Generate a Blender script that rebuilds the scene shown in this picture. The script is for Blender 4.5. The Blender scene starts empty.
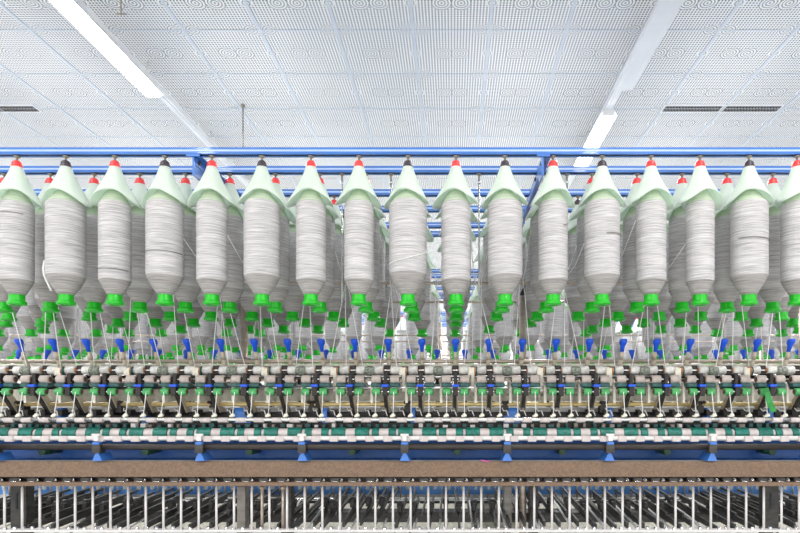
import bpy, bmesh, math, random
from mathutils import Vector, Matrix
random.seed(7)
C = bpy.context.scene.collection
F, CX, CY, EYE = 565.0, 453.0, 400.0, 1.30
PI = math.pi
def PX(px, Y): return (px-CX)/F*Y                       # world x of something at depth Y
def PZ(py, Y): return EYE+(CY-py)/F*Y                    # world z

# ------------------------------------------------------------------ materials
def mat(name, col, rough=.5, metal=0, var=.12, scale=(30,30,30), bump=0, col2=None, trans=0, spec=.5, coat=0, tcol=None):
    m = bpy.data.materials.new(name); m.use_nodes = True
    nt = m.node_tree; n = nt.nodes; L = nt.links
    b = n['Principled BSDF']; out = n['Material Output']
    b.inputs['Roughness'].default_value = rough; b.inputs['Metallic'].default_value = metal
    b.inputs['Specular IOR Level'].default_value = spec
    b.inputs['Coat Weight'].default_value = coat
    tc = n.new('ShaderNodeTexCoord'); mp = n.new('ShaderNodeMapping'); nz = n.new('ShaderNodeTexNoise')
    mp.inputs['Scale'].default_value = scale; nz.inputs['Scale'].default_value = 1; nz.inputs['Detail'].default_value = 4
    L.new(tc.outputs['Object'], mp.inputs['Vector']); L.new(mp.outputs[0], nz.inputs['Vector'])
    cr = n.new('ShaderNodeValToRGB')
    c2 = col2 or tuple(c*(1-var*2) for c in col)
    cr.color_ramp.elements[0].position = .36; cr.color_ramp.elements[1].position = .64
    cr.color_ramp.elements[0].color = (*c2, 1)
    cr.color_ramp.elements[1].color = (*(min(1, c*(1+var*.4)) for c in col), 1)
    L.new(nz.outputs['Fac'], cr.inputs['Fac']); L.new(cr.outputs['Color'], b.inputs['Base Color'])
    if bump:
        bp = n.new('ShaderNodeBump'); bp.inputs['Strength'].default_value = bump; bp.inputs['Distance'].default_value = .002
        L.new(nz.outputs['Fac'], bp.inputs['Height']); L.new(bp.outputs[0], b.inputs['Normal'])
    if trans:
        t = n.new('ShaderNodeBsdfTranslucent'); mx = n.new('ShaderNodeMixShader'); mx.inputs[0].default_value = trans
        (t.inputs.__getitem__('Color').__setattr__('default_value',(*tcol,1)) if tcol else L.new(cr.outputs['Color'], t.inputs['Color'])); L.new(b.outputs[0], mx.inputs[1]); L.new(t.outputs[0], mx.inputs[2])
        L.new(mx.outputs[0], out.inputs['Surface'])
    return m
def emis(name, col, s):
    m = bpy.data.materials.new(name); m.use_nodes = True
    b = m.node_tree.nodes['Principled BSDF']
    b.inputs['Base Color'].default_value = (.9,.9,.9,1)
    b.inputs['Emission Color'].default_value = (*col,1); b.inputs['Emission Strength'].default_value = s
    return m
M = dict(
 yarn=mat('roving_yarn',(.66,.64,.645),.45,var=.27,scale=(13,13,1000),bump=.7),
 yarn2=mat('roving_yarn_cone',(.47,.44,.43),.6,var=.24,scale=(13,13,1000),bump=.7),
 shaded_shoulder=mat('yarn_shoulder_green_shade',(.50,.60,.44),.7,var=.1,scale=(13,13,500)),  # green shade under the cover, painted into the yarn's top shoulder
 cover=mat('cover_fabric',(.97,.99,.97),.7,var=.02,trans=.5,spec=.2,tcol=(.80,.93,.81)),
 red=mat('red_plastic',(.88,.05,.05),.35,var=.05,coat=.3), black=mat('black_plastic',(.05,.035,.05),.4,var=.1,coat=.3),
 green=mat('green_plastic',(.005,.50,.01),.32,var=.08,coat=.1,scale=(60,60,60)),
 blue=mat('blue_enamel',(.05,.19,.60),.35,var=.06,scale=(8,8,8),coat=.2),
 lblue=mat('pale_blue_enamel',(.45,.60,.95),.35,var=.04),
 bluep=mat('bright_blue_plastic',(.01,.10,.75),.4,var=.05),
 lit_blue=mat('blue_enamel_lit_tone',(.14,.42,.95),.4,var=.04), slot=mat('dark_slot',(.02,.025,.04),.6), steel=mat('bright_steel',(.80,.80,.80),.25,1,var=.08,scale=(6,90,90)),
 tansteel=mat('warm_steel',(.60,.50,.42),.35,.6,var=.12,scale=(6,60,60)),
 hang=mat('hanger_metal',(.35,.31,.26),.4,.8,var=.15),
 white=mat('white_rod',(.76,.73,.72),.4,var=.04), roving=mat('white_roving',(.93,.92,.90),.8,var=.03),
 dgrey=mat('dark_grey_metal',(.065,.06,.055),.5,.2,var=.2,scale=(20,20,60)), drail=mat('dark_brown_grey_metal',(.038,.03,.026),.4,.2,var=.15,scale=(12,60,60)), blk=mat('black_metal',(.018,.015,.014),.45,.1),
 mgrey=mat('mid_grey_metal',(.27,.245,.22),.45,.3,var=.15,scale=(12,40,40)),
 brown=mat('brown_worn_plank',(.215,.135,.085),.5,var=.16,scale=(120,120,160),bump=.2,col2=(.15,.095,.062)),
 tan=mat('tan_lever',(.60,.52,.40),.45,var=.1), cream=mat('cream_casting',(.82,.78,.67),.5,var=.11,scale=(40,40,40)),
 gold=mat('gold_rod',(.80,.62,.28),.35,.35,var=.12,scale=(8,60,60)),
 wroll=mat('white_roller_cloth',(.80,.79,.76),.7,var=.14,scale=(60,60,60),bump=.3),
 proll=mat('pinkish_rubber_cot',(.50,.43,.395),.5,var=.08), groll=mat('green_rubber_cot',(.08,.42,.13),.45,var=.12,scale=(90,90,90)),
 fuzz=mat('grey_green_fuzz',(.30,.33,.28),.9,var=.3,scale=(110,110,110),bump=.8),
 teal=mat('teal_apron',(.01,.20,.155),.4,var=.2,scale=(70,70,70)), dteal=mat('dark_teal_apron',(.02,.10,.10),.4,var=.2,scale=(70,70,70)),
 orange=mat('orange_end_plate',(.55,.26,.11),.5,var=.2,scale=(90,90,90)), brownend=mat('dark_brown_bearing',(.10,.04,.03),.4),
 pwhite=mat('pinkish_white_sleeve',(.66,.59,.58),.5,var=.08), duct=mat('pale_duct',(.80,.80,.78),.5,var=.06,scale=(4,4,4)),
 khaki=mat('khaki_panel',(.36,.36,.28),.6,var=.2,scale=(60,60,60)), strap=mat('green_strap',(.03,.30,.06),.6,var=.1),
 wall=mat('white_wall',(.85,.86,.88),.8,var=.02,scale=(1,1,1)), floor=mat('pale_floor',(.62,.64,.62),.35,var=.08,scale=(1.5,1.5,1.5)),
 tbar=mat('ceiling_bar',(.62,.66,.71),.5,var=.03), trunk=mat('white_enamel',(.82,.82,.82),.4,var=.03,scale=(3,3,3)),
 pink=mat('pink_yarn_end',(.9,.15,.55),.7), dkgreen=mat('dark_green_sleeve',(.02,.10,.045),.4,var=.25,scale=(50,50,50)),
 lamp=emis('lamp_glow',(1,.99,.97),14.0),
)
def ceiling_material():
    m = bpy.data.materials.new('perforated_ceiling_tile'); m.use_nodes = True
    nt = m.node_tree; n = nt.nodes; L = nt.links; b = n['Principled BSDF']; b.inputs['Roughness'].default_value = .8
    tc = n.new('ShaderNodeTexCoord'); sp = n.new('ShaderNodeSeparateXYZ'); L.new(tc.outputs['Object'], sp.inputs[0])
    def ma(op, a, c=None, d=None):
        x = n.new('ShaderNodeMath'); x.operation = op
        for i, v in enumerate((a, c, d)):
            if v is None: continue
            if isinstance(v, (int, float)): x.inputs[i].default_value = v
            else: L.new(v, x.inputs[i])
        return x.outputs[0]
    X = ma('ADD', sp.outputs[0], .312+60); Y = ma('ADD', sp.outputs[1], -4.428+60)
    def cell(v, s, off=0.): return ma('SUBTRACT', ma('FRACT', ma('ADD', ma('DIVIDE', v, s), off)), .5)
    s = .6/25
    a = cell(X, s); c = cell(Y, s)
    r = ma('SQRT', ma('ADD', ma('MULTIPLY', a, a), ma('MULTIPLY', c, c)))
    dots = ma('LESS_THAN', r, .30)
    # rosettes: rings round lattice points of each tile
    def ring(offx, offy, R, pit):
        a2 = ma('MULTIPLY', cell(X, .6, offx), .6); c2 = ma('MULTIPLY', cell(Y, .6, offy), .6)
        rho = ma('SQRT', ma('ADD', ma('MULTIPLY', a2, a2), ma('MULTIPLY', c2, c2)))
        inside = ma('LESS_THAN', rho, R)
        rr = ma('LESS_THAN', ma('FRACT', ma('DIVIDE', rho, pit)), .38)
        ang = ma('FRACT', ma('MULTIPLY', ma('ARCTAN2', a2, c2), 30/(2*PI)))
        rr = ma('MULTIPLY', rr, ma('LESS_THAN', ang, .75))
        return inside, rr
    cur = dots
    for ox, oy, R in ((0.12,0,.075),(-.12,0,.075),(.5,.5,.085),(0.62,.5,.06),(.38,.5,.06),(.5,.0,.045)):
        i, rr = ring(ox, oy, R, .0225)
        cur = ma('ADD', ma('MULTIPLY', cur, ma('SUBTRACT', 1, i)), ma('MULTIPLY', rr, i))
    nz = n.new('ShaderNodeTexNoise'); nz.inputs['Scale'].default_value = 1.2; L.new(tc.outputs['Object'], nz.inputs['Vector'])
    mx = n.new('ShaderNodeMix'); mx.data_type = 'RGBA'; L.new(ma('MINIMUM', cur, 1), mx.inputs[0])
    mx.inputs[6].default_value = (.84,.835,.825,1); mx.inputs[7].default_value = (.12,.12,.12,1)
    L.new(mx.outputs[2], b.inputs['Base Color'])
    return m
M['ceil'] = ceiling_material()

# ------------------------------------------------------------------ mesh helpers
def BM(): return bmesh.new()
def box(bm, x0, x1, y0, y1, z0, z1, mi=0):
    vs = [bm.verts.new((x, y, z)) for x in (x0, x1) for y in (y0, y1) for z in (z0, z1)]
    for q in ((0,1,3,2),(4,6,7,5),(0,4,5,1),(2,3,7,6),(0,2,6,4),(1,5,7,3)):
        f = bm.faces.new([vs[i] for i in q]); f.material_index = mi
def bbox(bm, x0, x1, y0, y1, z0, z1, bev=.0015, mi=0):        # box with bevelled edges
    t = bmesh.new(); box(t, x0, x1, y0, y1, z0, z1)
    bmesh.ops.bevel(t, geom=t.edges[:], offset=bev, segments=2, affect='EDGES', profile=.5)
    merge(bm, t, mi)
def merge(bm, t, mi=0):
    mp = {v: bm.verts.new(v.co) for v in t.verts}
    for f in t.faces:
        try: g = bm.faces.new([mp[v] for v in f.verts]); g.material_index = mi; g.smooth = f.smooth
        except ValueError: pass
    t.free()
def lathe(bm, prof, n=24, axis='z', o=(0,0,0), mi=0, wob=None):
    rings = []
    for k, (r, h) in enumerate(prof):
        ring = []
        for i in range(n):
            a = 2*PI*i/n; rr = r*(wob(a, k/(len(prof)-1)) if wob else 1)
            u, v = rr*math.cos(a), rr*math.sin(a)
            p = {'z': (u, v, h), 'x': (h, u, v), 'y': (u, h, v)}[axis]
            ring.append(bm.verts.new((p[0]+o[0], p[1]+o[1], p[2]+o[2])))
        rings.append(ring)
    for A, B in zip(rings, rings[1:]):
        for i in range(n):
            f = bm.faces.new((A[i], A[(i+1)%n], B[(i+1)%n], B[i])); f.smooth = True; f.material_index = mi
    return rings
def cyl(bm, p, q, r0, r1=None, n=12, mi=0, caps=True):
    r1 = r0 if r1 is None else r1
    p = Vector(p); q = Vector(q); d = (q-p).normalized()
    u = d.orthogonal().normalized(); w = d.cross(u)
    A = [bm.verts.new(p+(u*math.cos(2*PI*i/n)+w*math.sin(2*PI*i/n))*r0) for i in range(n)]
    B = [bm.verts.new(q+(u*math.cos(2*PI*i/n)+w*math.sin(2*PI*i/n))*r1) for i in range(n)]
    for i in range(n):
        f = bm.faces.new((A[i], A[(i+1)%n], B[(i+1)%n], B[i])); f.smooth = True; f.material_index = mi
    if caps:
        for f in (bm.faces.new(A[::-1]), bm.faces.new(B)): f.material_index = mi
def tube(bm, pts, r, n=8, mi=0):
    pts = [Vector(p) for p in pts]; prev = None; rings = []
    for i, p in enumerate(pts):
        d = (pts[min(i+1, len(pts)-1)]-pts[max(i-1, 0)]).normalized()
        u = d.orthogonal().normalized() if prev is None else (prev-d*prev.dot(d)).normalized()
        prev = u; w = d.cross(u)
        rings.append([bm.verts.new(p+(u*math.cos(2*PI*k/n)+w*math.sin(2*PI*k/n))*r) for k in range(n)])
    for A, B in zip(rings, rings[1:]):
        for i in range(n):
            f = bm.faces.new((A[i], A[(i+1)%n], B[(i+1)%n], B[i])); f.smooth = True; f.material_index = mi
    bm.faces.new(rings[0][::-1]).material_index = mi; bm.faces.new(rings[-1]).material_index = mi
def prism(bm, poly, x0, x1, mi=0):                            # poly in (y,z), extruded along x
    A = [bm.verts.new((x0, y, z)) for y, z in poly]; B = [bm.verts.new((x1, y, z)) for y, z in poly]
    n = len(poly)
    for i in range(n): bm.faces.new((A[i], A[(i+1)%n], B[(i+1)%n], B[i])).material_index = mi
    bm.faces.new(A[::-1]).material_index = mi; bm.faces.new(B).material_index = mi
def obj(name, bm, mats, parent=None, loc=None):
    bmesh.ops.recalc_face_normals(bm, faces=bm.faces[:])
    me = bpy.data.meshes.new(name); bm.to_mesh(me); bm.free()
    for m in (mats if isinstance(mats, (list, tuple)) else [mats]): me.materials.append(m)
    o = bpy.data.objects.new(name, me); C.objects.link(o)
    if parent: o.parent = parent
    if loc: o.location = loc
    return o
def tag(o, label, cat, group=None, kind=None):
    o['label'] = label; o['category'] = cat
    if group: o['group'] = group
    elif 'group' in o: del o['group']
    if kind: o['kind'] = kind
    return o
def thing(name, label, cat, loc=(0,0,0), group=None):
    o = bpy.data.objects.new(name, None); C.objects.link(o); o.location = loc
    return tag(o, label, cat, group)
def dup(root, loc=None):
    r = root.copy(); C.objects.link(r)
    if loc: r.location = loc
    for ch in list(root.children):
        c = ch.copy(); C.objects.link(c); c.parent = r
        for g in list(ch.children):
            d = g.copy(); C.objects.link(d); d.parent = c
    return r
def struct(name, bm, m, parent=None):
    o = obj(name, bm, m, parent)
    if not parent: o['kind'] = 'structure'
    return o
ONES = 'zeroth first second third fourth fifth sixth seventh eighth ninth tenth eleventh twelfth thirteenth fourteenth fifteenth sixteenth seventeenth eighteenth nineteenth'.split()
def ordn(i):
    if i < 20: return ONES[i]
    if i == 20: return 'twentieth'
    if i < 30: return 'twenty-'+ONES[i-20]
    return 'thirtieth' if i == 30 else 'thirty-'+ONES[i-30]

# ------------------------------------------------------------------ the room
ZC = EYE+2.90
XL, XR, YB, YF = -9.0, 9.0, 13.6, -4.0
bm = BM(); box(bm, XL, XR, YF, YB, -.1, 0); struct('floor', bm, M['floor'])
bm = BM(); box(bm, XL, XR, YF, YB, ZC, ZC+.1); struct('ceiling', bm, M['ceil'])
bm = BM(); box(bm, XL, XR, YB, YB+.15, 0, ZC); struct('wall_back', bm, M['wall'])
bm = BM(); box(bm, XL-.15, XL, YF, YB, 0, ZC); struct('wall_left', bm, M['wall'])
bm = BM(); box(bm, XR, XR+.15, YF, YB, 0, ZC); struct('wall_right', bm, M['wall'])
bm = BM()
for k in range(-14, 16):
    x = -.312+.6*k
    box(bm, x-.011, x+.011, YF, YB, ZC-.006, ZC+.002)
tr = struct('trim_1', bm, M['tbar'])
bm = BM()
for k in range(-13, 16):
    y = 4.428+.595*k
    if YF < y < YB: box(bm, XL, XR, y-.006, y+.006, ZC-.005, ZC+.002)
struct('trim_2', bm, M['tbar'])
bm = BM()
for i, (px, Y) in enumerate(((243, 8.6), (786, 8.6))):
    b2 = BM(); x = PX(px, Y); bbox(b2, x-.09, x+.09, Y-.09, Y+.09, 0, ZC, .01); struct('column_%d' % (i+1), b2, M['wall'])
bm.free()
# vents in the ceiling
def vent(x0, x1, Y, label):
    t = thing('ceiling_vent', label, 'vent', ((x0+x1)/2, Y, ZC))
    h = (x1-x0)/2
    b = BM()
    box(b, -h, h, -.07, -.055, -.012, .0); box(b, -h, h, .055, .07, -.012, .0)
    box(b, -h, -h+.015, -.055, .055, -.012, 0); box(b, h-.015, h, -.055, .055, -.012, 0); box(b, -.006, .006, -.055, .055, -.012, 0)
    obj('frame', b, M['trunk'], t)
    b = BM(); box(b, -h+.01, h-.01, -.057, .057, -.004, -.001); obj('backing', b, M['slot'], t)
    b = BM()
    k = -h+.03
    while k < h-.02:
        box(b, k-.0025, k+.0025, -.055, .055, -.011, -.004); k += .03
    o = obj('grille', b, M['mgrey'], t)
vent(PX(662, 5.61), PX(781, 5.61), 5.61, 'long dark slatted air vent in the ceiling above the right bobbins')
vent(PX(-80, 5.61), PX(38, 5.61), 5.61, 'dark slatted air vent in the ceiling at the left edge of the photo')

# lamps: a trunking along the depth, with fluorescent units under it
ZL = EYE+2.70
def trunking(x, label, y0=-3, y1=12.5):
    b = BM(); bbox(b, -.035, .035, y0, y1, .03, .085, .004); box(b, -.012, .012, y0, y1, .022, .03)
    t = obj('lamp_trunking', b, M['trunk'], None, (x, 0, ZL)); tag(t, label, 'trunking')
    b = BM()
    k = y0+.4
    while k < y1:
        cyl(b, (0, k, .085), (0, k, .2), .008, n=8); k += 1.25
    obj('hanger', b, M['trunk'], t)
    return t
def lamp(x, y, on, label, ln=1.25, group=None, main=True):
    t = thing('fluorescent_lamp', label, 'lamp', (x, y, ZL), group)
    b = BM(); prism(b, [(-.5,0)], 0, 0) if False else None
    # reflector: trapezoid section swept along y
    sec = [(-.085, -.03), (-.05, .028), (.05, .028), (.085, -.03), (.078, -.03), (.046, .02), (-.046, .02), (-.078, -.03)]
    A = [b.verts.new((u, 0, w)) for u, w in sec]; B = [b.verts.new((u, ln, w)) for u, w in sec]
    for i in range(8): b.faces.new((A[i], A[(i+1)%8], B[(i+1)%8], B[i]))
    b.faces.new(A[::-1]); b.faces.new(B)
    obj('reflector', b, M['trunk'], t)
    sec = [(-.078, -.028), (-.07, -.040), (-.045, -.050), (.0, -.054), (.045, -.050), (.07, -.040), (.078, -.028), (0, -.024)]
    b = BM(); A = [b.verts.new((u, .03, w)) for u, w in sec]; B = [b.verts.new((u, ln-.03, w)) for u, w in sec]
    for i in range(8): b.faces.new((A[i], A[(i+1)%8], B[(i+1)%8], B[i]))
    b.faces.new(A[::-1]); b.faces.new(B); obj('diffuser', b, M['lamp'] if on else M['trunk'], t)
    for y0 in (0, ln-.03): b = BM(); bbox(b, -.055, .055, y0, y0+.03, -.03, .02, .002); obj('socket', b, M['trunk'], t)
    return t
XA, XB_ = -2.62, 1.46
trunking(XA, 'white lamp trunking running back above the left bobbins', 3.2); trunking(XB_, 'white lamp trunking running back above the right bobbins', 3.2)
lamp(XA, 3.72, True, 'lit fluorescent lamp at the top left of the photo')
lamp(XA, 7.6, True, 'lit fluorescent lamp far back over the left side'); lamp(XA, 10.2, True, 'lit fluorescent lamp furthest back over the left side')
lamp(XB_, 3.62, False, 'unlit fluorescent lamp at the top right of the photo')
lamp(XB_, 5.3, True, 'lit fluorescent lamp hanging beyond the unlit one on the right')
lamp(XB_, 7.9, True, 'lit fluorescent lamp far back over the right side'); lamp(XB_, 10.4, True, 'lit fluorescent lamp furthest back over the right side')
def area(x, y, z, sx, sy, p, rot=(0,0,0), col=(1,.99,.98)):
    l = bpy.data.lights.new('lamp_and_fill_light', 'AREA'); l.shape = 'RECTANGLE'; l.size = sx; l.size_y = sy; l.energy = p; l.color = col
    o = bpy.data.objects.new('lamp_and_fill_light', l); C.objects.link(o); o.location = (x, y, z); o.rotation_euler = rot
    return o
UP_FILL = 2.6
for x in (-6.7, XA, XB_, 5.5):
    for y in (-2.2, .2, 4.3, 6.0, 8.6, 11.0):
        area(x, y+.6, ZL-.07, .16, 1.2, 30 if y < 4 else 80 if y < 5 else 55); [area(x+dx, y+.6, ZL-.22, .9, 1.2, UP_FILL*.38, (PI,0,0)) for dx in (-.95, .95)]  # lamp rows run on out of view; upward fill lights added to brighten ceiling

# hanging rods from the ceiling
for px, py0, py1, Y, lab in ((121, -30, 15, 3.9, 'short dark rod hanging from the ceiling beside the lit lamp'), (243, 105, 153, 5.55, 'thin dark rod hanging from the ceiling behind the blue creel rail')):
    x = PX(px, Y); b = BM(); z1 = PZ(py1, Y)
    cyl(b, (0, 0, 0), (0, 0, ZC-z1), .006, n=8); cyl(b, (-.04, 0, .006), (.04, 0, .006), .005, n=8); cyl(b, (0,0,ZC-z1-.02), (0,0,ZC-z1), .02, n=10)
    tag(obj('hanging_rod', b, M['hang'], None, (x, Y, z1)), lab, 'rod')

# ------------------------------------------------------------------ creel rails and bobbins
Y1 = 2.03
ROWS = [2.03, 2.19, 2.43, 2.635, 2.88, 3.03]
ZR = .888+EYE
MP = 1.87
ROWN = ['front', 'second', 'third', 'fourth', 'fifth', 'sixth']
def rail(Y, x0, x1, label, hang_x, simple=False):
    b = BM(); z = ZR
    # channel with a bead along the face: section in (y,z)
    prism(b, [(Y-.016, z-.010), (Y-.016, z-.002), (Y-.012, z+.000), (Y-.012, z+.004), (Y-.016, z+.006), (Y-.016, z+.013), (Y+.016, z+.013), (Y+.016, z-.010), (Y+.006, z-.010), (Y+.006, z+.006), (Y-.006, z+.006), (Y-.006, z-.010)], x0, x1)
    r = obj('creel_rail', b, M['blue']); tag(r, label, 'rail')
    b = BM(); box(b, x0, x1, Y-.0172, Y-.0161, z-.002, z+.0045); obj('pale_stripe', b, M['lblue'], r)
    b = BM(); box(b, x0, x1, Y-.0062, Y+.0062, z-.0085, z-.004); obj('slot', b, M['slot'], r)
    if hang_x:
        b = BM(); lathe(b, [(0,-.010),(.010,-.011),(.011,-.014),(.006,-.018),(.0035,-.020),(.003,-.040),(0,-.040)], 12)
        h0 = obj('hanger', b, M['hang'], r, (hang_x[0], Y, z))
        for x in hang_x[1:]:
            h = h0.copy(); C.objects.link(h); h.parent = r; h.location = (x, Y, z)
    return r
# bobbin meshes (origin at the rail height, on the axis)
def zz(py): return (CY-py)/F*Y1-.888
def mk_mesh(name, fn, mats):
    b = BM(); fn(b); bmesh.ops.recalc_face_normals(b, faces=b.faces[:])
    me = bpy.data.meshes.new(name); b.to_mesh(me); b.free()
    for m in mats: me.materials.append(m)
    return me
def capf(b): lathe(b, [(0,zz(160.4)),(.006,zz(160.6)),(.011,zz(161.4)),(.0148,zz(162.8)),(.0165,zz(164.6)),(.0165,zz(165.6)),(.0185,zz(166)),(.0185,zz(168)),(.016,zz(168.2)),(0,zz(168))], 20)
CAPM = {'red': mk_mesh('cap', capf, [M['red']]), 'black': mk_mesh('cap', capf, [M['black']])}
def cover(seed):
    rnd = random.Random(seed); asy = rnd.uniform(-.25, .25); tw = rnd.uniform(-.3, .3); wv = rnd.uniform(0, 6.28)
    def pt(a, t, off=0):
        c = math.cos(a-tw); s_ = math.sin(a-tw)
        side = abs(c)**2.8*(1+asy*(.5 if c > 0 else -.5)); back = max(0, s_)**1.5
        rr = .058+.026*side+.006*back+.003*math.cos(5*a+wv)
        zr = zz(194.5)+(zz(206.5)-zz(194.5))*min(1.15, max(side, back*.75))
        r0, z0 = .0180, zz(167.2)
        r = r0+(rr-r0)*(t**1.22)-off*(.5+.5*t); z = z0+(zr-z0)*(.12*t+.88*t**1.0)
        return (r*math.cos(a), r*math.sin(a), z)
    def f(b):
        n, m = 32, 9; G = []
        for off in (0, .0016):
            G.append([[b.verts.new(pt(2*PI*i/n, k/m, off)) for i in range(n)] for k in range(m+1)])
        for g in G:
            for k in range(m):
                for i in range(n): b.faces.new((g[k][i], g[k][(i+1)%n], g[k+1][(i+1)%n], g[k+1][i])).smooth = True
        for k in (0, m):
            for i in range(n): b.faces.new((G[0][k][i], G[0][k][(i+1)%n], G[1][k][(i+1)%n], G[1][k][i]))
    return mk_mesh('cover', f, [M['cover']])
COV = [cover(s) for s in range(8)]
def yarnf(R, tb):
    def f(b):
        n = 28
        lathe(b, [(R*.93,zz(204)),(R*.985,zz(205.5)),(R,zz(208.5)),(R*1.005,zz(225)),(R*.995,zz(250)),(R,zz(tb-3)),(R*.985,zz(tb))], n)
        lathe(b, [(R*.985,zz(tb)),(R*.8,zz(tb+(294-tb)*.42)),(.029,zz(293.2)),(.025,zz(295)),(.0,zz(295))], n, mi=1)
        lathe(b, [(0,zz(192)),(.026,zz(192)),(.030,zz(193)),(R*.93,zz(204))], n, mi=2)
    return f
RAD = [.0485, .0525, .0575, .0625, .0675]
YM = [mk_mesh('yarn_package', yarnf(R, tb), [M['yarn'], M['yarn2'], M['shaded_shoulder']]) for R, tb in zip(RAD, (282, 281, 279, 277, 275))]
def collar(b):
    lathe(b, [(0,zz(293.6)),(.0235,zz(293.6)),(.0243,zz(294.2)),(.0243,zz(300.6)),(.0250,zz(301.3)),(.0290,zz(301.8)),(.0300,zz(302.4)),(.0300,zz(304.6)),(.028,zz(305.2)),(.018,zz(305.2)),(.016,zz(300)),(0,zz(300))], 24)
COLM = mk_mesh('collar', collar, [M['green']])
def stemf(b): cyl(b, (0,0,zz(165)), (0,0,zz(299)), .009, n=10); cyl(b, (0,0,-.006), (0,0,zz(161)), .003, n=8)
STM = mk_mesh('core_tube', stemf, [M['white']])
def part(name, me, parent, rz=0):
    o = bpy.data.objects.new(name, me); C.objects.link(o); o.parent = parent; o.rotation_euler = (0, 0, rz); return o
def bobbin(x, Y, cap, ri, label, group, full=True):
    t = thing('roving_bobbin', label, 'bobbin', (x, Y, ZR), group)
    part('cap', CAPM[cap], t); c = part('cover', COV[random.randrange(8)], t, random.uniform(-.25, .25))
    part('core_tube', STM, t)
    part('yarn_package', YM[ri], t, random.uniform(0, 6.28)); part('collar', COLM, t)
    return t
def nearest(v): return min(range(5), key=lambda i: abs(RAD[i]-v))
strands_src = []
FR = [(17,'red',36),(66,'black',43),(115,'red',34),(165,'black',39),(212,'red',32),(262,'black',35.5),(311,'red',31),(359,'red',30),(408,'black',37),(456,'red',30.5),(505,'black',36),(553,'red',31),(602,'black',35),(651,'red',30),(700,'red',29),(749,'black',38),(797,'red',34)]
SZ = ['slim', 'slim', 'medium', 'full', 'widest']
front = [(PX(p, Y1), c, nearest(w/2/F*Y1*math.cos(math.atan(PX(p, Y1)/Y1)))) for p, c, w in FR]
# one more each side, just outside the frame, for the side step
for i, (x, c, ri) in enumerate(front):
    t = bobbin(x, Y1, c, ri, '%s grey roving bobbin with %s cap, %s from the left in the front row' % (SZ[ri], c, ordn(i+1)), 'bobbins in the front row')
    strands_src.append((t, x, Y1, RAD[ri], 0))
cnt = {'n': len(front)}
def loose(i, pya, pyb, a0, a1, sag=.0):                      # a stray turn of yarn lying round a bobbin
    t, x, Y, R, _ = strands_src[i]; b = BM(); n = 16
    pts = []
    for k in range(n+1):
        a = a0+(a1-a0)*k/n
        pts.append(((R+.0025)*math.cos(a), (R+.0025)*math.sin(a), zz(pya+(pyb-pya)*k/n)-sag*math.sin(PI*k/n)))
    tube(b, pts, .0013, 6); obj('loose_yarn', b, M['mgrey'] if i != 8 else M['roving'], t)
loose(8, 266, 252, -2.9, -.1, .012); loose(3, 254, 255, -3.0, -.1); loose(12, 238, 236, -1.6, -.1); loose(15, 241, 243, -2.6, -.2); loose(11, 229, 222, -1.0, .1); loose(0, 215, 217, -3.0, -.6); loose(2, 271, 272, -2.9, -.2)
t, x, Y, R, _ = strands_src[1]; b = BM()
tube(b, [(-R*.93, -R*.4, zz(262)), (-R*.98, -R*.45, zz(270)), (-R*.9, -R*.5, zz(277)), (-R*.75, -R*.4, zz(285)), (-R*.6, -R*.35, zz(292))], .0035, 8); obj('torn_sheet', b, M['trunk'], t)

rows_x = [[x for x, _, _ in front]]
for r in range(1, 6):
    Y = ROWS[r]; xs = []
    for i in range(-14, 14):
        x = .012+.175*i+random.uniform(-.003, .003)
        if r >= 3 and random.random() < .33: continue
        px = CX+x/Y*F
        if px < -14 or px > 814: continue
        xs.append(x)
    rows_x.append(xs)
    for k, x in enumerate(xs):
        ri = random.choice((0, 1, 1, 2, 2, 3)); cap = 'red' if r == 1 or random.random() < .8 else 'black'
        if r == 1: lab = 'grey roving bobbin with red cap, %s from the left in the second row' % ordn(k+1)
        else: lab = 'grey bobbin in the %s row, mostly hidden behind nearer bobbins, %s from left' % (ROWN[r], ordn(k+1))
        t = bobbin(x, Y, cap, ri, lab, 'bobbins in the %s row of the near machine' % ROWN[r])
        strands_src.append((t, x, Y, RAD[ri], r)); cnt['n'] += 1
extra = [PX(p, ROWS[1]) for p in (342, 391, 479, 567)]
labs = ['blue creel rail nearest the camera, holding the front row of bobbins'] + ['blue creel rail behind, holding the %s row of bobbins of the near machine' % ROWN[r] for r in range(1, 6)]
for r in range(6):
    rail(ROWS[r], -3.4, 3.4, labs[r], rows_x[r]+(extra if r == 1 else []))
# empty hangers of the second row: a thin rod with a hooked foot
for i, x in enumerate(extra):
    b = BM(); z0 = ZR-.04
    pts = [(0, 0, .0), (0, 0, -.30), (.0, .0, -.395), (-.006, 0, -.405), (-.02, 0, -.405)] if i % 2 else [(0,0,0), (0,0,-.47)]
    tube(b, pts, .003, 8); cyl(b, (0,0,-.01), (0,0,.0), .006, n=10)
    tag(obj('empty_hanger_rod', b, M['steel'], None, (x, ROWS[1], z0)),
        'thin bare steel hanger rod without bobbin, %s from the left in the second row' % ordn(i+1), 'hanger rod', 'bare hanger rods')
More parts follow.
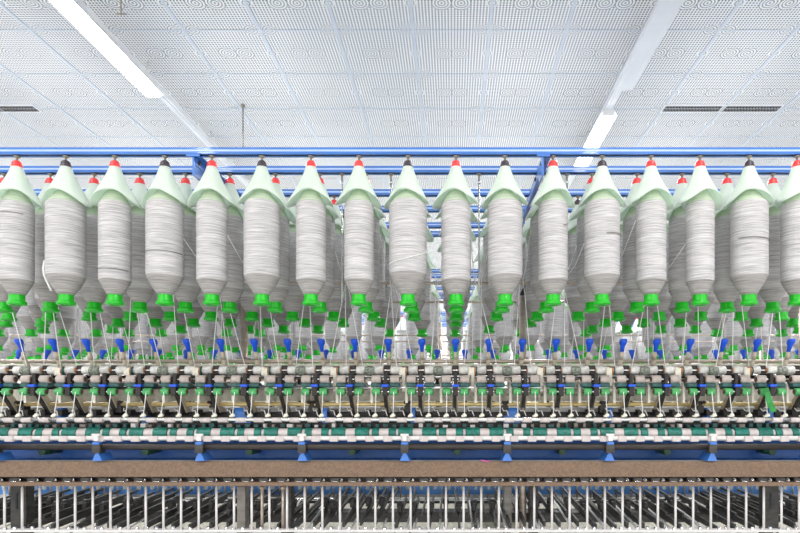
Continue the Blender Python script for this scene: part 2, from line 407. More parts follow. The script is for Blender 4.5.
# the machine behind: up to 300 bobbins one by one, the rest in one mesh
rest = []
vis = []
for m_ in (1, 2):
    for r in range(6):
        Y = ROWS[r]+MP*m_
        for i in range(-40, 40):
            x = .012+.175*i
            px = CX+x/Y*F
            if random.random() < (.25 if r == 0 else .42): continue
            if -12 < px < 812: vis.append((Y, x, m_, r))
vis.sort()
far_rows = {}
for Y, x, m_, r in vis:
    if cnt['n'] < 300 and m_ == 1:
        k = far_rows[(m_, r)] = far_rows.get((m_, r), 0)+1
        bobbin(x, Y, random.choice(('red', 'red', 'black')), random.choice((0, 1, 2, 2, 3)),
               'grey bobbin glimpsed between nearer ones, %s row of the machine across the aisle' % ROWN[r],
               'bobbins in the %s row of the machine across the aisle' % ROWN[r], full=False)
        cnt['n'] += 1
    else: rest.append((Y, x))
b = BM()
for Y, x in rest:
    o = (x, Y, ZR); R = random.choice((.052, .06, .066))
    lathe(b, [(0,zz(158)),(.0205,zz(163)),(.021,zz(166))], 8, o=o, mi=0)
    lathe(b, [(.02,zz(165)),(.042,zz(183)),(.085,zz(204))], 10, o=o, mi=1)
    lathe(b, [(.026,zz(189)),(R,zz(202)),(R,zz(276)),(.028,zz(293))], 10, o=o, mi=2)
    lathe(b, [(.0255,zz(292)),(.0255,zz(298)),(.0345,zz(300)),(.0345,zz(303)),(0,zz(303))], 10, o=o, mi=3)
tag(obj('distant_bobbins', b, [M['red'], M['cover'], M['yarn'], M['green']]), 'mass of grey bobbins on the creels furthest back in the hall', 'bobbins', kind='stuff')
for m_ in (1, 2):
    for r in range(6):
        rail(ROWS[r]+MP*m_, -5.5-m_, 5.5+m_, 'pale blue creel rail over the %s bobbin row of the %s machine' % (ROWN[r], ('second', 'third')[m_-1]), None)

# ------------------------------------------------------------------ drafting zone
AX = .010; AP = .14
NL, NR = -13, 10
def arm_proto():
    YD = 2.27
    def P(px, py, Y): return ((px-455.5)/F*Y, Y-YD, PZ(py, Y)-EYE)
    t = thing('drafting_arm', 'x', 'drafting arm', (AX, YD, EYE))
    b = BM()                                                     # blue grip cup
    z0, z1 = PZ(352, 2.38)-EYE, PZ(339.5, 2.37)-EYE; yh = .105
    lathe(b, [(0,z0),(.0075,z0),(.0095,z0+.020),(.0115,z0+.028),(.0155,z0+.034),(.0165,z1-.006),(.013,z1),(0,z1-.001)], 16, o=(0,yh,0))
    for v in b.verts: v.co.y += (v.co.z-z0)*-.45
    obj('grip', b, M['bluep'], t)
    b = BM()
    cyl(b, (0, yh, z0+.004), (0, yh+.012, z0-.03), .006, .0095, 12); cyl(b, (0, yh+.012, z0-.03), (0, yh+.045, PZ(372, 2.40)-EYE), .0095, .0085, 12)
    obj('lever', b, M['tan'], t)
    b = BM()                                                     # dark arm body, stepping down and forward
    zA, zB = PZ(365.5, 2.33)-EYE, PZ(375, 2.33)-EYE
    bbox(b, -.013, .013, .045, .12, zB, zA, .003); cyl(b, (-.015, .06, zB+.012), (.015, .06, zB+.012), .008, n=12)
    bbox(b, -.007, .007, -.02, .07, PZ(386, 2.28)-EYE, zB+.004, .002)
    bbox(b, -.011, .011, .0, .05, PZ(381, 2.3)-EYE, PZ(377, 2.3)-EYE, .002)
    bbox(b, -.010, .010, -.03, .03, PZ(396, 2.27)-EYE, PZ(387, 2.27)-EYE, .002)
    for s in (-1, 1): cyl(b, (s*.010, -.022, PZ(383, 2.26)-EYE), (s*.016, -.022, PZ(383, 2.26)-EYE), .004, n=8)
    obj('arm_body', b, M['blk'], t)
    b = BM()                                                     # dark support running back and down
    p0 = Vector((0, .0, PZ(392, 2.27)-EYE)); p1 = Vector((0, .075, PZ(411, 2.345)-EYE))
    prism(b, [(p0.y-.012, p0.z), (p0.y+.012, p0.z+.006), (p1.y+.012, p1.z), (p1.y-.012, p1.z-.008)], -.010, .004)
    prism(b, [(p0.y+.008, p0.z), (p0.y+.022, p0.z+.006), (p1.y+.026, p1.z), (p1.y+.004, p1.z-.008)], -.013, -.0105, 1)
    prism(b, [(p0.y+.0, p0.z), (p0.y+.026, p0.z+.006), (p1.y+.030, p1.z), (p1.y-.006, p1.z-.008)], .0045, .009, 1)
    obj('support', b, [M['dgrey'], M['tan']], t)
    for s in (-1, 1):
        def roller(nm, m, py, Y, hw, r, cx, endm):
            z = PZ(py, Y)-EYE; y = Y-YD; b = BM(); x0, x1 = s*cx-hw, s*cx+hw
            lathe(b, [(0,x0),(r*.85,x0),(r,x0+.0015),(r,x1-.0015),(r*.85,x1),(0,x1)], 20, 'x', (0,y,z))
            xe = x1 if s < 0 else x0
            o = obj(nm, b, m, t)
            b = BM(); e0, e1 = x0-.0022, x1+.0022
            lathe(b, [(0,e0),(r*.62,e0),(r*.62,e1),(0,e1)], 16, 'x', (0,y,z))
            obj('end_bearing', b, endm, o)
            return o
        roller('rear_roller', M['wroll'], 370.3, 2.315, .0215, .0172, .0365, M['orange'])
        roller('middle_roller', M['proll'], 379.3, 2.265, .0185, .0165, .037, M['brownend'])
        roller('front_roller', M['groll'], 391.7, 2.25, .0155, .0145, .035, M['brownend'])
        b = BM(); bbox(b, s*.036-.021, s*.036+.021, -.02, .02, PZ(387.2, 2.27)-EYE, PZ(383, 2.27)-EYE, .004)
        obj('apron', b, M['dteal'], t)
        b = BM()                                                 # yarn leaving the front roller
        tube(b, [(s*.035, -.033, PZ(391.7, 2.25)-EYE), (s*.035, -.036, PZ(396, 2.25)-EYE), (s*.035, -.052, PZ(414.5, 2.215)-EYE)], .0016, 6)
        obj('yarn', b, M['roving'], t)
    b = BM()
    for py, Y, w in ((370.3, 2.315, .04), (379.3, 2.265, .04), (391.7, 2.25, .045)):
        z = PZ(py, Y)-EYE; cyl(b, (-w, Y-YD, z), (w, Y-YD, z), .0042, n=10)
    obj('axle', b, M['steel'], t)
    b = BM(); bbox(b, -.0135, .0135, -.034, -.012, PZ(386.9, 2.25)-EYE, PZ(384.4, 2.25)-EYE, .0015); obj('clip', b, M['bluep'], t)
    return t
arm0 = arm_proto(); first = True
for n_, k in enumerate(range(NL, NR+1)):
    o = arm0 if first else dup(arm0); first = False
    o.location = (AX+AP*k, 2.27, EYE)
    tag(o, 'black drafting arm with blue grip and paired rollers, %s from the left, facing the camera' % ordn(n_+1), 'drafting arm', 'drafting arms on the near side')
kk = 0
for k in range(-16, 13):
    o = dup(arm0); o.location = (AX+AP*k+.05, 2*2.60-2.27, EYE); o.rotation_euler = (0, 0, PI)
    kk += 1
    tag(o, 'far-side drafting arm, only its small blue grip showing, %s from the left' % ordn(kk), 'drafting arm', 'drafting arms on the far side')

# things between the arms
b = BM(); r = .0175
lathe(b, [(0,-.0195),(r*.9,-.0195),(r,-.017),(r*.97,-.008),(r*1.03,.0),(r*.97,.01),(r,.017),(r*.9,.0195),(0,.0195)], 20, 'x')
cl0 = obj('clearer_roller', b, M['fuzz'])
b = BM()                                                          # upright bearing stand with orange end plate
bbox(b, -.007, .007, -.012, .03, -.085, .012, .002); bbox(b, -.018, -.006, -.014, .02, -.018, .016, .002)
st0 = thing('roller_stand', 'x', 'stand'); obj('post', b, M['cream'], st0)
b = BM(); lathe(b, [(0,.006),(.016,.006),(.018,.008),(.018,.013),(0,.013)], 20, 'x'); obj('end_plate', b, M['orange'], st0)
b = BM(); lathe(b, [(0,.0135),(.019,.0135),(.019,.0175),(0,.0175)], 20, 'x'); obj('rim', b, M['dteal'], st0)
nc = ns = 0; uc = us = True
for k in range(NL-1, NR+1):
    x = AX+AP*(k+.5); loc = (x, 2.305, PZ(371, 2.305))
    if k % 2:
        o = cl0 if uc else cl0.copy()
        if not uc: C.objects.link(o)
        uc = False; nc += 1; o.location = loc
        tag(o, 'fuzzy grey-green clearer roller between drafting arms, %s from the left' % ordn(nc), 'roller', 'fuzzy clearer rollers')
    else:
        o = st0 if us else dup(st0); us = False; ns += 1; o.location = loc
        tag(o, 'cream bearing stand with orange end plate between drafting arms, %s from the left' % ordn(ns), 'stand', 'bearing stands with orange plates')
# cream side plates, one in every gap
def plate():
    b = BM(); zt, zb = PZ(383, 2.33), PZ(400.5, 2.33)
    prism(b, [(-.03, zb-.01), (-.03, zt-.01), (-.01, zt+.004), (.06, zt+.012), (.075, zb)], -.005, .005)
    o = obj('side_plate', b, M['cream'])
    b = BM()
    for y, z in ((.0, (zt+zb)/2-.012), (.035, (zt+zb)/2-.012), (.02, (zt+zb)/2+.01)): cyl(b, (-.007, y, z), (.007, y, z), .004, n=10)
    obj('bolt', b, M['blk'], o)
    return o
pl0 = plate(); uq = True; q = 0
for k in range(NL-1, NR+1):
    o = pl0 if uq else dup(pl0); uq = False; q += 1; o.location = (AX+AP*(k+.5)+.012, 2.31, 0)
    tag(o, 'cream metal side plate above the gold rod, %s from the left' % ordn(q), 'plate', 'cream side plates')

# ------------------------------------------------------------------ the near machine's frame
XL_, XR_ = -2.35, 2.15
fr = thing('spinning_frame', 'long spinning machine frame with steel rails, brown plank and blue beams under the bobbins', 'spinning machine', (0, 2.6, 0))
def fp(name, b, m, lab=None):
    for v in b.verts: v.co.y -= 2.6
    o = obj(name, b, m, fr)
    if lab: o['label'] = lab
    return o
def hbar(name, m, py0, py1, Y, dep=.02, bev=.002, x0=XL_, x1=XR_, lab=None):
    b = BM(); bbox(b, x0, x1, Y, Y+dep, PZ(py1, Y), PZ(py0, Y), bev); return fp(name, b, m, lab)
def htube(name, m, py, Y, r, lab=None, n=16):
    b = BM(); cyl(b, (XL_, Y, PZ(py, Y)), (XR_, Y, PZ(py, Y)), r, n=n); return fp(name, b, m, lab)
htube('guide_rail', M['tansteel'], 361.3, 2.43, .008, 'tan steel guide rail')
hbar('guide_strip', M['cream'], 363.9, 365.9, 2.42, .012, .001, lab='cream strip under the guide rail')
htube('bottom_roller', M['steel'], 376.5, 2.33, .010); htube('bottom_roller', M['steel'], 387.5, 2.30, .009)
htube('gold_rod', M['gold'], 404.2, 2.335, .0095, 'gold coloured rod')
hbar('roller_beam', M['cream'], 384.5, 401, 2.42, .02, lab='cream beam behind the rollers')
hbar('suction_duct', M['duct'], 407.3, 412, 2.40, .10, lab='pale suction duct')
hbar('duct_base', M['blk'], 412.5, 427, 2.36, .24)
# the far-side equivalents
for nm, m, z, Y, r in (('guide_rail', M['tansteel'], PZ(361.3, 2.43), 2.77, .008), ('gold_rod', M['gold'], PZ(404.2, 2.36), 2.84, .0085)):
    b = BM(); cyl(b, (XL_, Y, z), (XR_+.3, Y, z), r, n=12); fp(nm, b, m)
# small mechanism behind the yarns: dark bushes, white blocks, grey balls
b = BM(); b2 = BM(); b3 = BM()
for k in range(-27, 21):
    x = AX+.035+.07*k
    bbox(b, x+.012, x+.036, 2.31, 2.35, PZ(415.5, 2.31), PZ(409.5, 2.31), .002)
    tube(b2, [(x+.015, 2.30, PZ(408, 2.3)), (x+.02, 2.29, PZ(411, 2.29)), (x+.032, 2.285, PZ(410.5, 2.29)), (x+.04, 2.28, PZ(416, 2.28))], .0022, 6)
    if k % 2: lathe(b3, [(0,-.009),(.007,-.006),(.0095,0),(.007,.006),(0,.009)], 12, 'z', (x+.027, 2.295, PZ(409.5, 2.3)))
fp('bush_row', b, M['blk'])['kind'] = 'stuff'; fp('wire_row', b2, M['white'])['kind'] = 'stuff'; fp('grey_ball_row', b3, M['mgrey'])['kind'] = 'stuff'
# yarn guides on the white rail
b = BM()
lathe(b, [(0,-.006),(.008,-.006),(.0095,-.002),(.0075,.003),(.005,.006),(0,.0065)], 12)
bbox(b, -.012, .002, -.004, .012, -.008, -.001, .001)
yg = None
for k in range(-26, 21):
    x = AX+.035+.07*k; loc = (x, 2.218-2.6, PZ(415, 2.218))
    if yg is None: yg = obj('yarn_guide', b, M['cream'], fr, loc); yg['label'] = 'cream yarn guide'
    else: o = yg.copy(); C.objects.link(o); o.location = loc
# white tube with sleeves (y 417-422)
htube('upper_white_rail', M['steel'], 419.6, 2.215, .0082, 'white tubular rail')
b = BM()
for k in range(-27, 21):
    x = AX+.07*k; cyl(b, (x-.019, 2.215, PZ(420, 2.215)), (x+.019, 2.215, PZ(420, 2.215)), .0098, n=14)
fp('rail_sleeves', b, M['pwhite'])
hbar('dark_recess', M['blk'], 423, 437, 2.30, .02)
b = BM()
for k in range(-54, 42):
    x = PX(455, 2.28)+.035*k+random.uniform(-.005, .005); w_ = random.uniform(.005, .012)
    bbox(b, x-w_, x+w_, 2.275, 2.297, PZ(427.5, 2.28), PZ(random.uniform(423.2, 425), 2.28), .001, random.choice((0, 0, 1, 2)))
o = fp('belt_end_row', b, [M['dteal'], M['white'], M['mgrey']]); o['kind'] = 'stuff'
# teal and white apron drums
def arc_band(b, x0, x1, R, th, mi=0, slant=0):
    # belt over the front upper quarter of a drum, axis along x
    n = 8; yc, zc = 2.245, PZ(433.5, 2.24)
    A = []
    for i in range(n+1):
        a = math.radians(-25+i*165/n)
        for rr in (R, R-th):
            for x in (x0, x1): A.append(b.verts.new((x, yc-rr*math.cos(a), zc+rr*math.sin(a))))
    for i in range(n):
        j = 4*i
        for q in ((0,1,5,4),(2,6,7,3),(0,4,6,2),(1,3,7,5)): b.faces.new([A[j+t] for t in q]).material_index = mi
    b.faces.new((A[0],A[2],A[3],A[1])).material_index = mi; b.faces.new((A[-4],A[-3],A[-1],A[-2])).material_index = mi
ap_t = thing('apron_drum_row', 'row of teal and pale apron belts on a shaft under the yarn guides', 'apron belts', (0, 2.245, 0))
def app(name, b, m):
    for v in b.verts: v.co.y -= 2.245
    return obj(name, b, m, ap_t)
u = 2.225/F; x = PX(427, 2.225)-34*2*u*8
bt = []
ps = []
while x < PX(830, 2.225):
    for kind, w in (('t', 14), ('p', 3), ('t', 7), ('w', 9.7), ('t', 7), ('p', 3), ('t', 14), ('w', 9.7)):
        if kind == 't': bt.append((x+.0005, x+w*u-.0005, w > 10))
        elif kind == 'p': ps.append((x+.001, x+w*u-.001, .0185))
        else: ps.append((x+.0005, x+w*u-.0005, .0205))
        x += w*u
for x0, x1, wide in bt:
    if x1 < PX(-30, 2.225) : continue
    b = BM(); arc_band(b, x0, x1, .0225+(.0015 if wide else 0), .003); app('apron', b, M['teal'])
for x0, x1, R in ps:
    if x1 < PX(-30, 2.225): continue
    b = BM(); arc_band(b, x0, x1, R, .003); app('pale_sleeve', b, M['pwhite'])
b = BM(); cyl(b, (XL_, 2.245, PZ(433.5, 2.24)), (XR_, 2.245, PZ(433.5, 2.24)), .0155, n=20); app('shaft', b, M['blk'])
# lower white stepped rail (y 436-441)
htube('lower_white_rail', M['white'], 438.2, 2.20, .0088, 'white stepped rail')
b = BM(); bbox(b, -.017, .017, 2.188-2.6, 2.212-2.6, PZ(441.6, 2.2), PZ(435.9, 2.2), .003); sl = None
for k in range(-27, 21):
    x = AX+.07*k+.017
    if sl is None: sl = obj('rail_sleeve', b, M['pwhite'], fr, (x, 0, 0))
    else: o = sl.copy(); C.objects.link(o); o.location = (x, 0, 0)
htube('dark_rail', M['drail'], 446.7, 2.20, .0125, 'dark grey tubular rail', 20)
# blue trough with green sleeves behind
b = BM(); zt, zb = PZ(450, 2.26), PZ(461.5, 2.26)
prism(b, [(2.245, zb-.01), (2.40, zb), (2.42, zt+.05), (2.44, zt+.05), (2.44, zb-.02), (2.245, zb-.02)], XL_, XR_); fp('blue_trough', b, M['blue'])
for px in (-40, 62, 160, 259, 357, 457, 557, 657, 757, 857):
    x = PX(px, 2.42); b = BM(); cyl(b, (x, 2.30, PZ(452, 2.3)), (x, 2.41, PZ(452, 2.3)), .0135, n=16); fp('green_sleeve', b, M['dkgreen'])
# brackets every 0.4 m
BR = []
for k, px in enumerate((-3, 99, 201, 303, 405, 507, 609, 711, 813)):
    x = PX(px, 2.2)
    t = thing('rail_bracket', 'small blue and black rail bracket under the teal belts, %s from the left' % ordn(k+1), 'bracket', (x, 2.2, PZ(446, 2.2)), 'rail brackets')
    z = lambda py: PZ(py, 2.19)-PZ(446, 2.2)
    b = BM(); bbox(b, -.016, .016, -.022, .014, z(453), z(444), .003); obj('clamp', b, M['dgrey'], t)
    b = BM(); bbox(b, -.013, .013, -.024, .0, z(444.5), z(441.8), .002); obj('blue_cap', b, M['blue'], t)
    b = BM(); bbox(b, -.009, .009, -.022, -.012, z(441), z(434), .002); bbox(b, -.016, .016, -.023, -.013, z(436), z(433.6), .002); obj('white_tab', b, M['white'], t)
    b = BM(); A = [(-.019, z(460.8)), (.019, z(460.8)), (.006, z(453.2)), (-.006, z(453.2))]
    f0 = [b.verts.new((u, -.012, w)) for u, w in A]; f1 = [b.verts.new((u*1.3, .06, w)) for u, w in A]
    for i in range(4): b.faces.new((f0[i], f0[(i+1)%4], f1[(i+1)%4], f1[i]))
    b.faces.new(f0[::-1]); b.faces.new(f1); obj('foot', b, M['blue'], t)
    # the twin-knob clamp higher up, on the gold rod
for k, px in enumerate((22, 119, 213, 312, 408, 505, 603, 700, 797)):
    Y = 2.33; x = PX(px, Y)
    t = thing('rod_clamp', 'black twin-knob clamp on the gold rod, %s from the left' % ordn(k+1), 'clamp', (x, Y, PZ(404, Y)), 'black clamps on the gold rod')
    z = lambda py: PZ(py, Y)-PZ(404, Y)
    b = BM(); bbox(b, -.014, .014, -.008, .03, z(413), z(405.5), .002); bbox(b, -.009, .009, -.006, .02, z(406), z(401), .002); obj('block', b, M['blk'], t)
    for s in (-1, 1): b = BM(); lathe(b, [(0,-.02),(.006,-.02),(.007,-.012),(.006,-.006),(0,-.006)], 12, 'y', (s*.0105, 0, z(402.3))); obj('knob', b, M['blk'], t)
# blue cast stands below the drafting rollers
for k, px in enumerate((-28, 60, 145, 243, 325, 413, 512, 610, 708, 770)):
    wide = px in (243, 512)
    Y = 2.33; x = PX(px, Y); w = .034 if wide else .009
    b = BM(); prism(b, [(Y-.01, PZ(428, Y)), (Y-.01, PZ(411.5, Y)), (Y+.0, PZ(408, Y)), (Y+.03, PZ(408, Y)), (Y+.05, PZ(428, Y))], x-w, x+w)
    for v in b.verts: v.co -= Vector((x, Y, 0))
    tag(obj('blue_stand', b, M['blue'], None, (x, Y, 0)), '%s blue cast stand below the gold rod, %s from the left' % ('broad' if wide else 'narrow', ordn(k+1)), 'stand', 'blue cast stands')
# brown plank and lappets
hbar('brown_plank', M['brown'], 461.8, 477.2, 2.205, .035, .003, lab='brown worn plank')
hbar('plank_edge', M['mgrey'], 460.4, 461.9, 2.215, .02, .001)
hbar('brown_ledge', M['brown'], 482.3, 486.2, 2.20, .06, .002, lab='narrow brown ledge')
hbar('lappet_backing', M['blk'], 477.4, 482.2, 2.24, .01, .001)
def lappet():
    b = BM(); z = PZ(480, 2.215)
    bbox(b, -.024, .012, .0, .02, z-.009, z+.0085, .003); 
    tube(b, [(.014, .0, z+.004), (.022, -.004, z+.005), (.026, -.004, z-.001), (.02, -.004, z-.004), (.014, -.002, z-.002)], .0018, 6, mi=1)
    cyl(b, (-.02, -.003, z-.004), (.008, -.003, z-.0065), .002, n=6, mi=1)
    return b
lp = None
for k in range(-26, 21):
    x = PX(461, 2.24)+.07*k
    if lp is None: b = lappet(); lp = obj('lappet', b, [M['dgrey'], M['steel']], fr, (x, 2.215-2.6, 0))
    else: o = lp.copy(); C.objects.link(o); o.location = (x, 2.215-2.6, 0)

# separator rack with the white rods
rk = thing('separator_rack', 'rack of evenly spaced white vertical rods below the brown plank', 'rack', (0, 2.24, 0))
b = BM(); zt, zb = PZ(488.3, 2.24), PZ(531, 2.24)
cyl(b, (0, 0, zb), (0, 0, zt), .0046, n=12); lathe(b, [(.0046, zt),(.003, zt+.004),(0, zt+.005)], 12); cyl(b, (0,0,zt), (0,0,zt+.014), .002, n=8)
rd = None
for k in range(-26, 21):
    x = PX(463.6-17.65, 2.24)+.07*k
    if rd is None: rd = obj('rod', b, M['white'], rk, (x, 0, 0))
    else: o = rd.copy(); C.objects.link(o); o.location = (x, 0, 0)
b = BM(); bbox(b, XL_, XR_, -.012, .02, PZ(531.4, 2.24), PZ(529.5, 2.24), .001); obj('base_rail', b, M['white'], rk)
b = BM()
for k in range(-53, 42):
    x = PX(463, 2.24)+.035*k; lathe(b, [(.009, PZ(530.3, 2.24)), (.008, PZ(528.3, 2.24)), (.004, PZ(527, 2.24)), (0, PZ(526.8, 2.24))], 8, 'z', (x+random.uniform(-.004,.004), .006+random.uniform(-.004,.01), 0))
o = obj('spindle_tips', b, M['steel'], rk); o['kind'] = 'stuff'

# inside of the machine below: far rail, driving beams, tapes
YF2 = 2.95
b = BM(); bbox(b, XL_-.4, XR_+.4, YF2, YF2+.03, PZ(496.5, YF2), PZ(485, YF2), .002); fp('far_blue_rail', b, M['lit_blue'])  # same blue as the machine; light from the far aisle put into its paler colour
b = BM(); bbox(b, XL_-.4, XR_+.4, YF2-.012, YF2-.001, PZ(497, YF2), PZ(494.3, YF2), .001); fp('pale_rail_lip', b, M['white'])
b = BM(); cyl(b, (XL_-.4, 2.88, PZ(499.5, 2.88)), (XR_+.4, 2.88, PZ(499.5, 2.88)), .006, n=10); fp('far_steel_rod', b, M['steel'])
b = BM(); bbox(b, XL_-.4, XR_+.4, 2.885, 2.93, PZ(503, 2.9), PZ(500.6, 2.9), .001); fp('far_dark_ledge', b, M['dgrey'])
tb = None
for k in range(-35, 27):
    if tb is None:
        b = BM(); z0, z1 = PZ(499, 2.93), PZ(478, 2.93); cyl(b, (0, 0, z0), (0, 0, z1), .0042, n=8); bbox(b, .028, .044, .0, .01, PZ(489.5, 2.93), PZ(484, 2.93), .001, 1)
        tb = obj('far_spindle', b, [M['tansteel'], M['cream']], fr, (AX+.07*k, 2.93-2.6, 0))
    else: o = tb.copy(); C.objects.link(o); o.location = (AX+.07*k+random.uniform(-.004,.004), 2.93-2.6, 0)
b = BM(); bbox(b, XL_-.2, XR_+.2, 2.62, 2.72, PZ(522.5, 2.62), PZ(512.5, 2.62), .004); fp('drive_beam', b, M['dgrey'])
bt_ = None
for k in range(-32, 26):
    x = AX+.07*k+.02
    if bt_ is None:
        b = BM(); z = PZ(512, 2.45)
        prism(b, [(-.2, z-.052), (-.2, z-.028), (.36, z+.004), (.36, z-.024)], -.005, .005)
        prism(b, [(-.12, z-.012), (-.12, z+.002), (.36, z+.026), (.36, z+.016)], .040, .048)
        bbox(b, -.010, .010, .0, .05, z-.01, z+.022, .004); cyl(b, (-.014, .03, z+.02), (.014, .03, z+.02), .015, n=14)
        bt_ = obj('tape_lever', b, M['dgrey'], fr, (x, 2.55-2.6, 0))
    else: o = bt_.copy(); C.objects.link(o); o.location = (x+random.uniform(-.012,.012), 2.55-2.6+random.uniform(-.05,.05), random.uniform(-.008,.008))
b = BM()
for k in range(-16, 13):
    x = AX+.14*k+.07; z = PZ(520, 2.5)
    tube(b, [(x, 2.32, z-.03), (x+.004, 2.5, z+.0), (x+.0, 2.8, z+.03)], .005, 6)
    tube(b, [(x+.03, 2.32, z-.055), (x+.033, 2.6, z-.02), (x+.03, 2.85, z+.012)], .004, 6)
fp('drive_tape_set', b, M['duct'])['kind'] = 'stuff'
b = BM()
for px in (4, 18, 247, 285, 510, 775):
    pass
for px, Y, w, m in ((18, 2.36, .033, 'dgrey'), (286, 2.40, .022, 'dgrey'), (772, 2.36, .03, 'dgrey'), (534, 2.5, .02, 'dgrey')):
    x = PX(px, Y); b = BM(); bbox(b, x-w, x+w, Y, Y+.05, 0, PZ(484, Y), .004); bbox(b, x-w*.3, x-w*.05, Y-.003, Y+.002, PZ(509, Y), PZ(493, Y), .001, 1)
    fp('leg', b, [M['dgrey'], M['slot']])
for px, Y in ((240, 2.34), (507, 2.5)):
    x = PX(px, Y); b = BM(); bbox(b, x-.014, x+.022, Y, Y+.05, 0, PZ(486, Y), .004); fp('leg', b, M['mgrey'])
for px, Y in ((262, 2.26), (283, 2.26)):
    x = PX(px, Y); b = BM(); cyl(b, (x, Y, PZ(531, Y)), (x, Y, PZ(480, Y)), .006, n=10); cyl(b, (x, Y, PZ(489.5, Y)), (x, Y, PZ(486, Y)), .009, n=10); fp('adjusting_rod', b, M['tansteel'])
b = BM(); x0, x1 = PX(470, 3.3), PX(512, 3.3); bbox(b, x0, x1, 3.02, 3.06, PZ(525, 3.1), PZ(480, 3.1), .003); fp('khaki_panel', b, M['khaki'])
# chrome posts, cross beams and tie rods of the creel
cr = thing('bobbin_creel', 'blue and chrome creel frame carrying the rails of the near machine', 'frame', (0, 2.53, 0))
def cp(name, b, m, lab=None):
    for v in b.verts: v.co.y -= 2.53
    o = obj(name, b, m, cr)
    if lab: o['label'] = lab
for xb in (-2.18, -.925, .325, 1.58):
    b = BM(); z = ZR
    # web plate in depth with top flange
    bbox(b, xb-.003, xb+.003, 2.03, 3.05, z-.045, z-.012, .001); bbox(b, xb-.003, xb+.026, 2.03, 3.05, z-.018, z-.012, .001)
    bbox(b, xb-.026, xb+.022, 2.012, 2.018, z-.020, z-.0115, .001); prism(b, [(2.018, z-.085), (2.018, z-.011), (2.16, z-.011), (2.09, z-.085)], xb-.006, xb+.0)
    for y in (2.05, 2.20, 2.45, 2.65, 2.9): cyl(b, (xb-.008, y, z-.03), (xb+.009, y, z-.03), .007, n=10, mi=1)
    cp('cross_beam', b, [M['blue'], M['slot']])
    b = BM(); xp = xb-.012
    cyl(b, (xp, 2.535, .25), (xp, 2.535, PZ(296, 2.535)), .0155, n=20); cp('post', b, M['tansteel'], 'chrome post')
    b = BM(); zt = PZ(296, 2.535); tube(b, [(xp, 2.535, zt-.03), (xp, 2.535, zt+.01), (xp+.02, 2.535, zt+.045), (xp+.055, 2.535, zt+.062), (xp+.075, 2.535, zt+.064)], .013, 12)
    bbox(b, xp+.06, xp+.09, 2.53, 2.545, zt+.05, z-.045, .002, 1); cp('elbow_bracket', b, [M['slot'], M['blue']])
    b = BM(); bbox(b, xp-.022, xp+.022, 2.50, 2.56, PZ(364, 2.53), PZ(357.5, 2.53), .003); cp('post_clamp', b, M['mgrey'])
b = BM(); zt = EYE+.478
for y in (2.31, 2.757): cyl(b, (-2.6, y, zt), (2.4, y, zt), .0058, n=12)
cp('tie_rod', b, M['tansteel'], 'thin tan tie rods')

# machines behind: duct, plank and guards that fill the gaps
for m_ in (1, 2):
    yo = MP*m_; w0, w1 = -4.2-m_*1.2, 3.6+m_*1.2
    t = thing('spinning_frame', 'pale spinning machine %s, glimpsed through gaps under the near bobbins' % ('across the aisle' if m_ == 1 else 'two aisles back'), 'spinning machine', (0, 2.6+yo, 0))
    def q(name, x0, x1, y0, y1, z0, z1, m):
        b = BM(); bbox(b, x0, x1, y0-2.6, y1-2.6, z0, z1, .004); obj(name, b, M[m], t)
    q('duct', w0, w1, 2.45, 2.75, 1.10, 1.22, 'duct'); q('roller_beam', w0, w1, 2.30, 2.40, 1.25, 1.37, 'cream')
    q('guide_rail', w0, w1, 2.42, 2.44, 1.44, 1.46, 'tansteel'); q('brown_plank', w0, w1, 2.2, 2.24, .99, 1.05, 'brown')
    q('blue_trough', w0, w1, 2.25, 2.9, 1.05, 1.10, 'blue'); q('beige_panel', w0, w1, 2.3, 2.34, .35, .93, 'cream'); q('base', w0, w1, 2.25, 2.95, .05, .35, 'duct')
    k = w0+.3
    while k < w1:
        b = BM(); cyl(b, (k, -.07, .3), (k, -.07, 1.9), .0155, n=12); obj('post', b, M['tansteel'], t); k += 1.25
    b = BM()
    for y in (2.31, 2.757): cyl(b, (w0, y-2.6, zt), (w1, y-2.6, zt), .0058, n=8)
    obj('tie_rod', b, M['tansteel'], t)

# strands of roving from each bobbin down to its drafting roller
used = set(); pool_f = [s for s in strands_src if s[4] < 3]; pool_b = [s for s in strands_src if s[4] >= 3]
def strand(src, sx, sy, sz_):
    t, x, Y, R, r = src
    yr = 2.302 if sy < 2.6 else 2.765; sd = 1 if sx > x else -1
    if abs(x+sd*.0875-sx) > abs(x-sd*.0875-sx): sd = -sd
    xm = x+sd*(.0875+random.uniform(-.018, .012)); zm = EYE+.487
    p0 = (x+sd*R*.98, Y+(.01 if yr > Y else -.01), EYE+random.uniform(.50, .66))
    pts = [p0, (p0[0]*.6+xm*.4, p0[1]*.6+yr*.4, p0[2]*.5+zm*.5-.01), (xm, yr, zm), (xm*.8+sx*.2, yr*.85+sy*.15, zm-.05), (sx, sy, sz_), (sx, sy-.03*(1 if sy < 2.6 else -1), sz_-.02)]
    b = BM(); tube(b, [Vector(p)-Vector((x, Y, ZR)) for p in pts], .0016, 6); obj('roving_strand', b, M['roving'], t)
for pool, ye, o_ in ((pool_f, 2.355, 0), (pool_b, 2.845, .05)):
    js = list(range(-28, 22)); taken = set()
    for j in js:
        sx = AX+o_+.035+.07*j
        cand = sorted((abs(s[1]-sx)+(.04 if s[4] % 3 != j % 3 else 0), i) for i, s in enumerate(pool) if i not in taken)
        if cand and cand[0][0] < .13:
            i = cand[0][1]; taken.add(i); strand(pool[i], sx, ye, PZ(367.5, ye) if ye < 2.6 else PZ(367.5, 2.355))

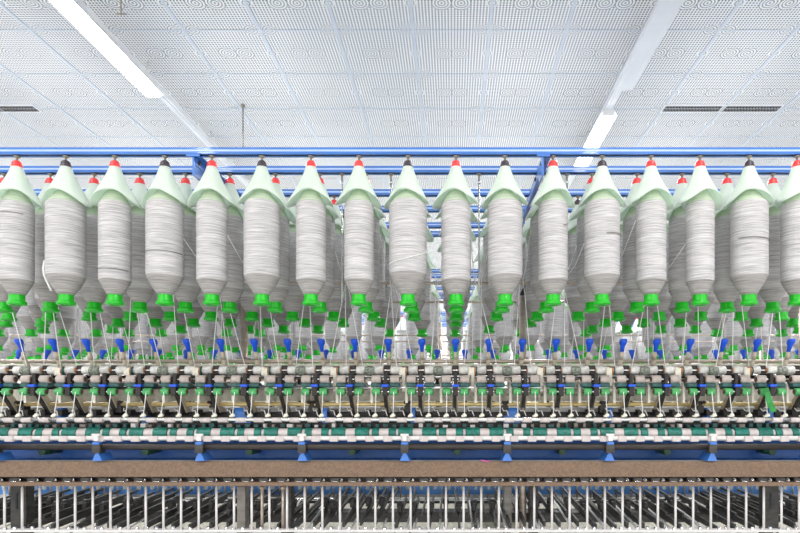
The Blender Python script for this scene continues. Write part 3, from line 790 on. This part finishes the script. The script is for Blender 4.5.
b = BM(); Y = 2.212
tube(b, [(PX(481, Y), Y, PZ(460, Y)), (PX(484, Y), Y-.006, PZ(460.6, Y)), (PX(487, Y), Y-.006, PZ(461.2, Y)), (PX(490, Y), Y-.002, PZ(461, Y))], .0022, 6)
tag(obj('yarn_scrap', b, M['pink']), 'scrap of pink yarn lying on the top edge of the brown plank', 'yarn scrap')
# green strap over the rail at the right
Y = 2.20; b = BM()
pts = [(765.5, 388, 2.215), (767, 392, 2.19), (770, 403, 2.18), (774, 412, 2.185)]
L1 = [b.verts.new((PX(p-2.8, y), y, PZ(q_+.8, y))) for p, q_, y in pts]; L2 = [b.verts.new((PX(p+2.8, y), y, PZ(q_-.8, y))) for p, q_, y in pts]
L3 = [b.verts.new(v.co+Vector((0,.003,0))) for v in L1]; L4 = [b.verts.new(v.co+Vector((0,.003,0))) for v in L2]
for i in range(3):
    b.faces.new((L1[i],L1[i+1],L2[i+1],L2[i])); b.faces.new((L3[i],L4[i],L4[i+1],L3[i+1])); b.faces.new((L1[i],L3[i],L3[i+1],L1[i+1])); b.faces.new((L2[i],L2[i+1],L4[i+1],L4[i]))
b.faces.new((L1[0],L2[0],L4[0],L3[0])); b.faces.new((L1[3],L3[3],L4[3],L2[3]))
tag(obj('green_strap', b, M['strap']), 'short green strap hanging across the green rollers at the far right', 'strap')

# ------------------------------------------------------------------ light, camera
w = bpy.data.worlds.new('world'); bpy.context.scene.world = w; w.use_nodes = True
bg = w.node_tree.nodes['Background']; bg.inputs[0].default_value = (1,.985,.97,1); bg.inputs[1].default_value = 1.6
cam = bpy.data.cameras.new('camera'); co = bpy.data.objects.new('camera', cam); C.objects.link(co)
cam.sensor_width = 36; cam.lens = F/800*36; cam.shift_x = -(CX-400)/800; cam.shift_y = (CY-266.5)/800
co.location = (0, 0, EYE); co.rotation_euler = (PI/2, 0, 0); cam.clip_start = .05; cam.clip_end = 60
bpy.context.scene.camera = co
sc = bpy.context.scene
sc.view_settings.view_transform = 'Standard'; sc.view_settings.look = 'None'; sc.view_settings.gamma = 1; sc.view_settings.use_curve_mapping = False
sc.view_settings.exposure = 0.3
